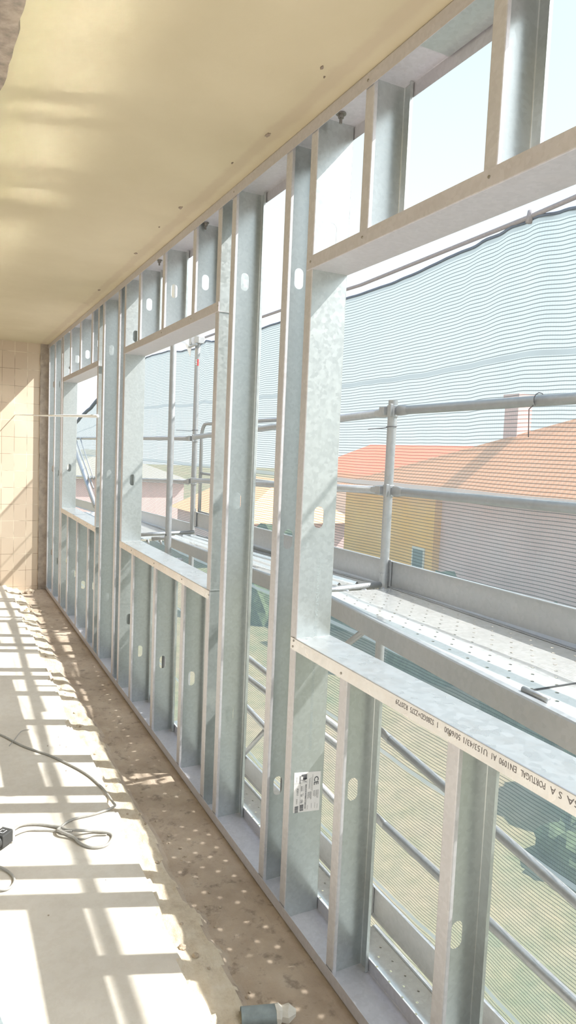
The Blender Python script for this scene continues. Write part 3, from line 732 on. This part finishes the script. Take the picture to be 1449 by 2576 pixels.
# pipe stub
pd=Vector((1,-.32,0)).normalized(); p0=Vector((-.325,1.742,.027)); 
m=MB(); m.tube([p0,p0+pd*.105],.027,20,cap=False); m.tube([p0+pd*.002,p0+pd*.104],.024,20); a1=m.build('pipe_body',M['pipe'],smooth=True)
m=MB(); q0=p0+pd*.102
m.tube([q0,q0+pd*.012,q0+pd*.022,q0+pd*.04,q0+pd*.06],[.0285,.030,.022,.027,.010],9); a2=m.build('torn_wrap',M['tape'])
for v in a2.data.vertices: v.co+=Vector((0,0,.006*noise.noise(v.co*60)))+pd*.008*noise.noise(v.co*45)
thing('pipe_stub',tuple(p0),[a1,a2],'grey plastic pipe stub with torn wrapping lying in the mortar bed','pipe')
m=MB(); m.obox((-1.0,1.83,.085),(.05,.01,0),(-.02,.10,0),(0,0,.024)); a1=m.build('board_body',M['pipe'],bevel=.002)
tag(a1,'grey board corner poking in at bottom left of the floor','board')
def pebble(x,y,s,label,grp):
    bm=bmesh.new(); bmesh.ops.create_icosphere(bm,subdivisions=2,radius=s); sd=random.random()*50
    for v in bm.verts: v.co*=1+.45*noise.noise(v.co*(1.2/s)+Vector((sd,0,0))); v.co.z*=.6
    me=bpy.data.meshes.new('rubble_chip'); bm.to_mesh(me); bm.free(); me.materials.append(M['stone'])
    o=bpy.data.objects.new('rubble_chip',me); COL.objects.link(o); o.location=(x,y,floor_z(x,y)[0]+s*.35); tag(o,label,'rubble',grp)
rnd=random.Random(3)
for i in range(24): 
    y=rnd.uniform(1.9,6.5); pebble(edge(y)+rnd.uniform(0,.10),y,rnd.uniform(.004,.009),'mortar crumb lying on the broken edge of the screed','crumbs along the broken screed edge')
for i in range(22):
    y=rnd.uniform(1.8,3.4); pebble(rnd.uniform(-.27,-.16),y,rnd.uniform(.003,.007),'brown crumb in the mortar bed beside the floor channel','crumbs in the near mortar bed')
for i in range(16):
    y=rnd.uniform(7.0,8.25); pebble(rnd.uniform(-.34,-.16),y,rnd.uniform(.008,.02),'rubble lump at foot of the tiled end wall','rubble by the end wall')
for i in range(8):
    y=rnd.uniform(1.9,4.0); pebble(rnd.uniform(-.8,-.5),y,rnd.uniform(.002,.004),'tiny dark crumb on the sunlit screed','crumbs on the open screed')
pebble(-.395,2.08,.014,'largest broken lump on the screed edge near the window bay','loose lumps'); pebble(-.365,2.03,.012,'second lump beside the largest one on screed edge','loose lumps')
pebble(-.20,8.2,.05,'dark mound of mortar in corner below the tiled wall','loose lumps')

# ------------------------------------------------------------------ outside world
GZ=-4.5
m=MB(); m.box((-60,-60,GZ-1),(260,260,GZ)); tag(m.build('ground',M['grass']),kind='structure')
m=MB(); vs=[];n=60; fs=[]
for i in range(n+1):
    a=i/n; y=30+260*a; x=240-80*a
    h=2+11*abs(noise.noise(Vector((a*3,1,0))))+9*a
    vs+=[(x,y-60,GZ-1),(x+20,y-60,GZ+h*.8),(x+60,y-60,GZ+h)]
for i in range(n): a=3*i; fs+=[(a,a+3,a+4,a+1),(a+1,a+4,a+5,a+2)]
m.add(vs,fs); tag(m.build('hills',M['hill'],smooth=True),kind='structure')
def window_part(parts,x,y0,y1,z0,z1):
    m=MB(); m.box((x-.04,y0,z0),(x+.02,y1,z1)); o=m.build('window',M['creamw']); parts.append(o)
    m=MB(); m.box((x-.06,y0+.08,z0+.08),(x-.045,y1-.08,z1-.08)); g=m.build('pane',M['glass']); g.parent=o
# big house
P=[]
m=MB(); m.box((14.0,18.8,GZ),(21,24.6,.55)); P.append(m.build('yellow_wall',M['yellow']))
m=MB(); m.box((14.3,3.0,GZ),(21,18.8,.7)); P.append(m.build('pink_wall',M['pink']))
m=MB(); E1=(13.6,25.2,.42); E2=(13.6,2.4,.85); E3=(22,2.4,.85); E4=(22,25.2,.42); AP=(17.5,9.6,4.55); AP2=(17.5,7,4.55)
m.add([E1,E2,E3,E4,AP,AP2],[(0,1,5,4),(1,2,5),(2,3,4,5),(3,0,4),(0,3,2,1)]); P.append(m.build('roof',M['roof']))
m=MB(); m.box((15.6,16.9,1.2),(16.2,17.5,3.8)); m.box((15.55,16.85,3.8),(16.25,17.55,3.92)); P.append(m.build('chimney',M['pink']))
window_part(P,14.0,19.2,19.9,-2.2,-1.4)
thing('house',(17,14,GZ),P,'house with big orange roof and yellow and pinkish walls behind the netting','house','houses beyond the scaffold')
P=[]; m=MB(); m.box((24,28,GZ),(31,46,.6)); P.append(m.build('wall',M['creamw']))
m=MB(); m.add([(23.6,27.5,.5),(31.5,27.5,.5),(31.5,46.5,.5),(23.6,46.5,.5),(27.5,30.5,2.6),(27.5,43.5,2.6)],[(0,3,5,4),(0,4,1),(1,4,5,2),(2,5,3),(0,1,2,3)]); P.append(m.build('roof',M['roofred']))
thing('house',(27,37,GZ),P,'more distant house with red roof left of the big one','house','houses beyond the scaffold')
P=[]; m=MB(); m.box((13,34,GZ),(20,44,-2.0)); P.append(m.build('wall',M['pink']))
m=MB(); m.add([(12.6,33.5,-2.1),(20.5,33.5,-2.1),(20.5,44.5,-2.1),(12.6,44.5,-2.1),(16.5,36,.2),(16.5,42,.2)],[(0,3,5,4),(0,4,1),(1,4,5,2),(2,5,3),(0,1,2,3)]); P.append(m.build('roof',M['roof']))
thing('house',(16,43,GZ),P,'low house with orange roof seen between the full height studs','house','houses beyond the scaffold')
P=[]; m=MB(); m.box((6.5,58,GZ),(18,75,-.9)); P.append(m.build('wall',M['pink']))
m=MB(); m.add([(6,57.5,-1.0),(18.5,57.5,-1.0),(18.5,75.5,-1.0),(6,75.5,-1.0),(12,61,1.3),(12,72,1.3)],[(0,3,5,4),(0,4,1),(1,4,5,2),(2,5,3),(0,1,2,3)]); P.append(m.build('roof',M['hill']))
thing('house',(12,66,GZ),P,'reddish building low in the farthest window opening','house','houses beyond the scaffold')
def bush(x,y,r,h,label):
    bm=bmesh.new(); bmesh.ops.create_icosphere(bm,subdivisions=4,radius=1); sd=random.random()*50
    for v in bm.verts:
        v.co*=1+.35*noise.noise(v.co*1.7+Vector((sd,0,0)))+.15*noise.noise(v.co*5+Vector((0,sd,0))); v.co=Vector((v.co.x*r,v.co.y*r,max(-.2,v.co.z)*h))
    me=bpy.data.meshes.new('bush'); bm.to_mesh(me); bm.free(); me.materials.append(M['leaf'])
    o=bpy.data.objects.new('bush',me); COL.objects.link(o); o.location=(x,y,GZ+.1); tag(o,label,'bush','bushes beyond the scaffold')
bush(12,15.9,1.35,2.7,'dark bush in front of the yellow wall corner'); bush(11.8,11.6,1.3,2.3,'wide bush in front of the pinkish wall')
bush(10.6,8.0,1.4,2.6,'nearer bush right of the pinkish wall bushes'); bush(12.2,21.5,1.1,1.9,'small bush under the yellow wall')
bush(7.9,6.9,.7,.7,'low dark green clump on the dry grass'); bush(9.5,24,1.6,2.4,'bush seen low in the open gap'); bush(12,27.5,2.2,3.0,'big bush beyond the middle window')

# ------------------------------------------------------------------ light
sun=bpy.data.lights.new('sun','SUN'); sun.energy=10; sun.angle=.0105; sun.color=(1,.97,.925)
so=bpy.data.objects.new('sun',sun); COL.objects.link(so); dv=Vector((-1,.38,-1.16)).normalized(); so.rotation_euler=dv.to_track_quat('-Z','Y').to_euler(); so.location=(6,-2,8)
wd=bpy.data.worlds.new('sky'); SC.world=wd; wd.use_nodes=True; t=wd.node_tree; t.nodes.clear()
out=t.nodes.new('ShaderNodeOutputWorld'); bg=t.nodes.new('ShaderNodeBackground'); tc=t.nodes.new('ShaderNodeTexCoord'); sp=t.nodes.new('ShaderNodeSeparateXYZ'); rm=t.nodes.new('ShaderNodeValToRGB')
t.links.new(tc.outputs['Generated'],sp.inputs[0]); t.links.new(sp.outputs[2],rm.inputs[0])
el=rm.color_ramp.elements; el[0].position=0; el[0].color=(.96,.99,1.0,1); el[1].position=.9; el[1].color=(.38,.58,.95,1)
e=el.new(.25); e.color=(.88,.97,1,1); e=el.new(.5); e.color=(.68,.88,1.0,1)
t.links.new(rm.outputs[0],bg.inputs[0]); bg.inputs[1].default_value=.80
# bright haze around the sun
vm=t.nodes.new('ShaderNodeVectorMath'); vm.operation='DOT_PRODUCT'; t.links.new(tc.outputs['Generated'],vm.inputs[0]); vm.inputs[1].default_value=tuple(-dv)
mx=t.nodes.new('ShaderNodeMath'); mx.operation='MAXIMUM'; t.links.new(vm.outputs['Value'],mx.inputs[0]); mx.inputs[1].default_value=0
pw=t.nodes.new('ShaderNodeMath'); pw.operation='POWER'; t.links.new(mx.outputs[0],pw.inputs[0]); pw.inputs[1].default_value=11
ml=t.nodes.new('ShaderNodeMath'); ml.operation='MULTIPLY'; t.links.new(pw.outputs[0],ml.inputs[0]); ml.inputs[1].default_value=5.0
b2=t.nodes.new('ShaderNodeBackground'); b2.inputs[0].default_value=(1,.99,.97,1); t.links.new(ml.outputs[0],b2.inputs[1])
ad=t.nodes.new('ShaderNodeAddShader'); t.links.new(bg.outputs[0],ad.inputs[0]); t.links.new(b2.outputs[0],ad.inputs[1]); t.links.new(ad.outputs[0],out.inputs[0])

# ------------------------------------------------------------------ camera
cd=bpy.data.cameras.new('camera'); cam=bpy.data.objects.new('camera',cd); COL.objects.link(cam)
yaw,pit,roll=.468730,.0836122,.0418146
cy,sy=math.cos(yaw),math.sin(yaw)
F=Vector((sy*math.cos(pit),cy*math.cos(pit),-math.sin(pit))); R0=Vector((cy,-sy,0)); U0=R0.cross(F)
Rv=R0*math.cos(roll)+U0*math.sin(roll); U=-R0*math.sin(roll)+U0*math.cos(roll)
mt=Matrix((Rv,U,-F)).transposed().to_4x4(); mt.translation=Vector((-1.12145,0,1.68471)); cam.matrix_world=mt
cd.sensor_fit='VERTICAL'; cd.sensor_height=36; cd.lens=1748.07/2576*36; cd.clip_start=.02; cd.clip_end=600
SC.camera=cam
try:
    SC.cycles.caustics_reflective=True; SC.cycles.blur_glossy=0.0; SC.cycles.sample_clamp_indirect=0
except Exception: pass
SC.view_settings.view_transform='Standard'; SC.view_settings.look='None'; SC.view_settings.gamma=1; SC.view_settings.use_curve_mapping=False
SC.view_settings.exposure=.60
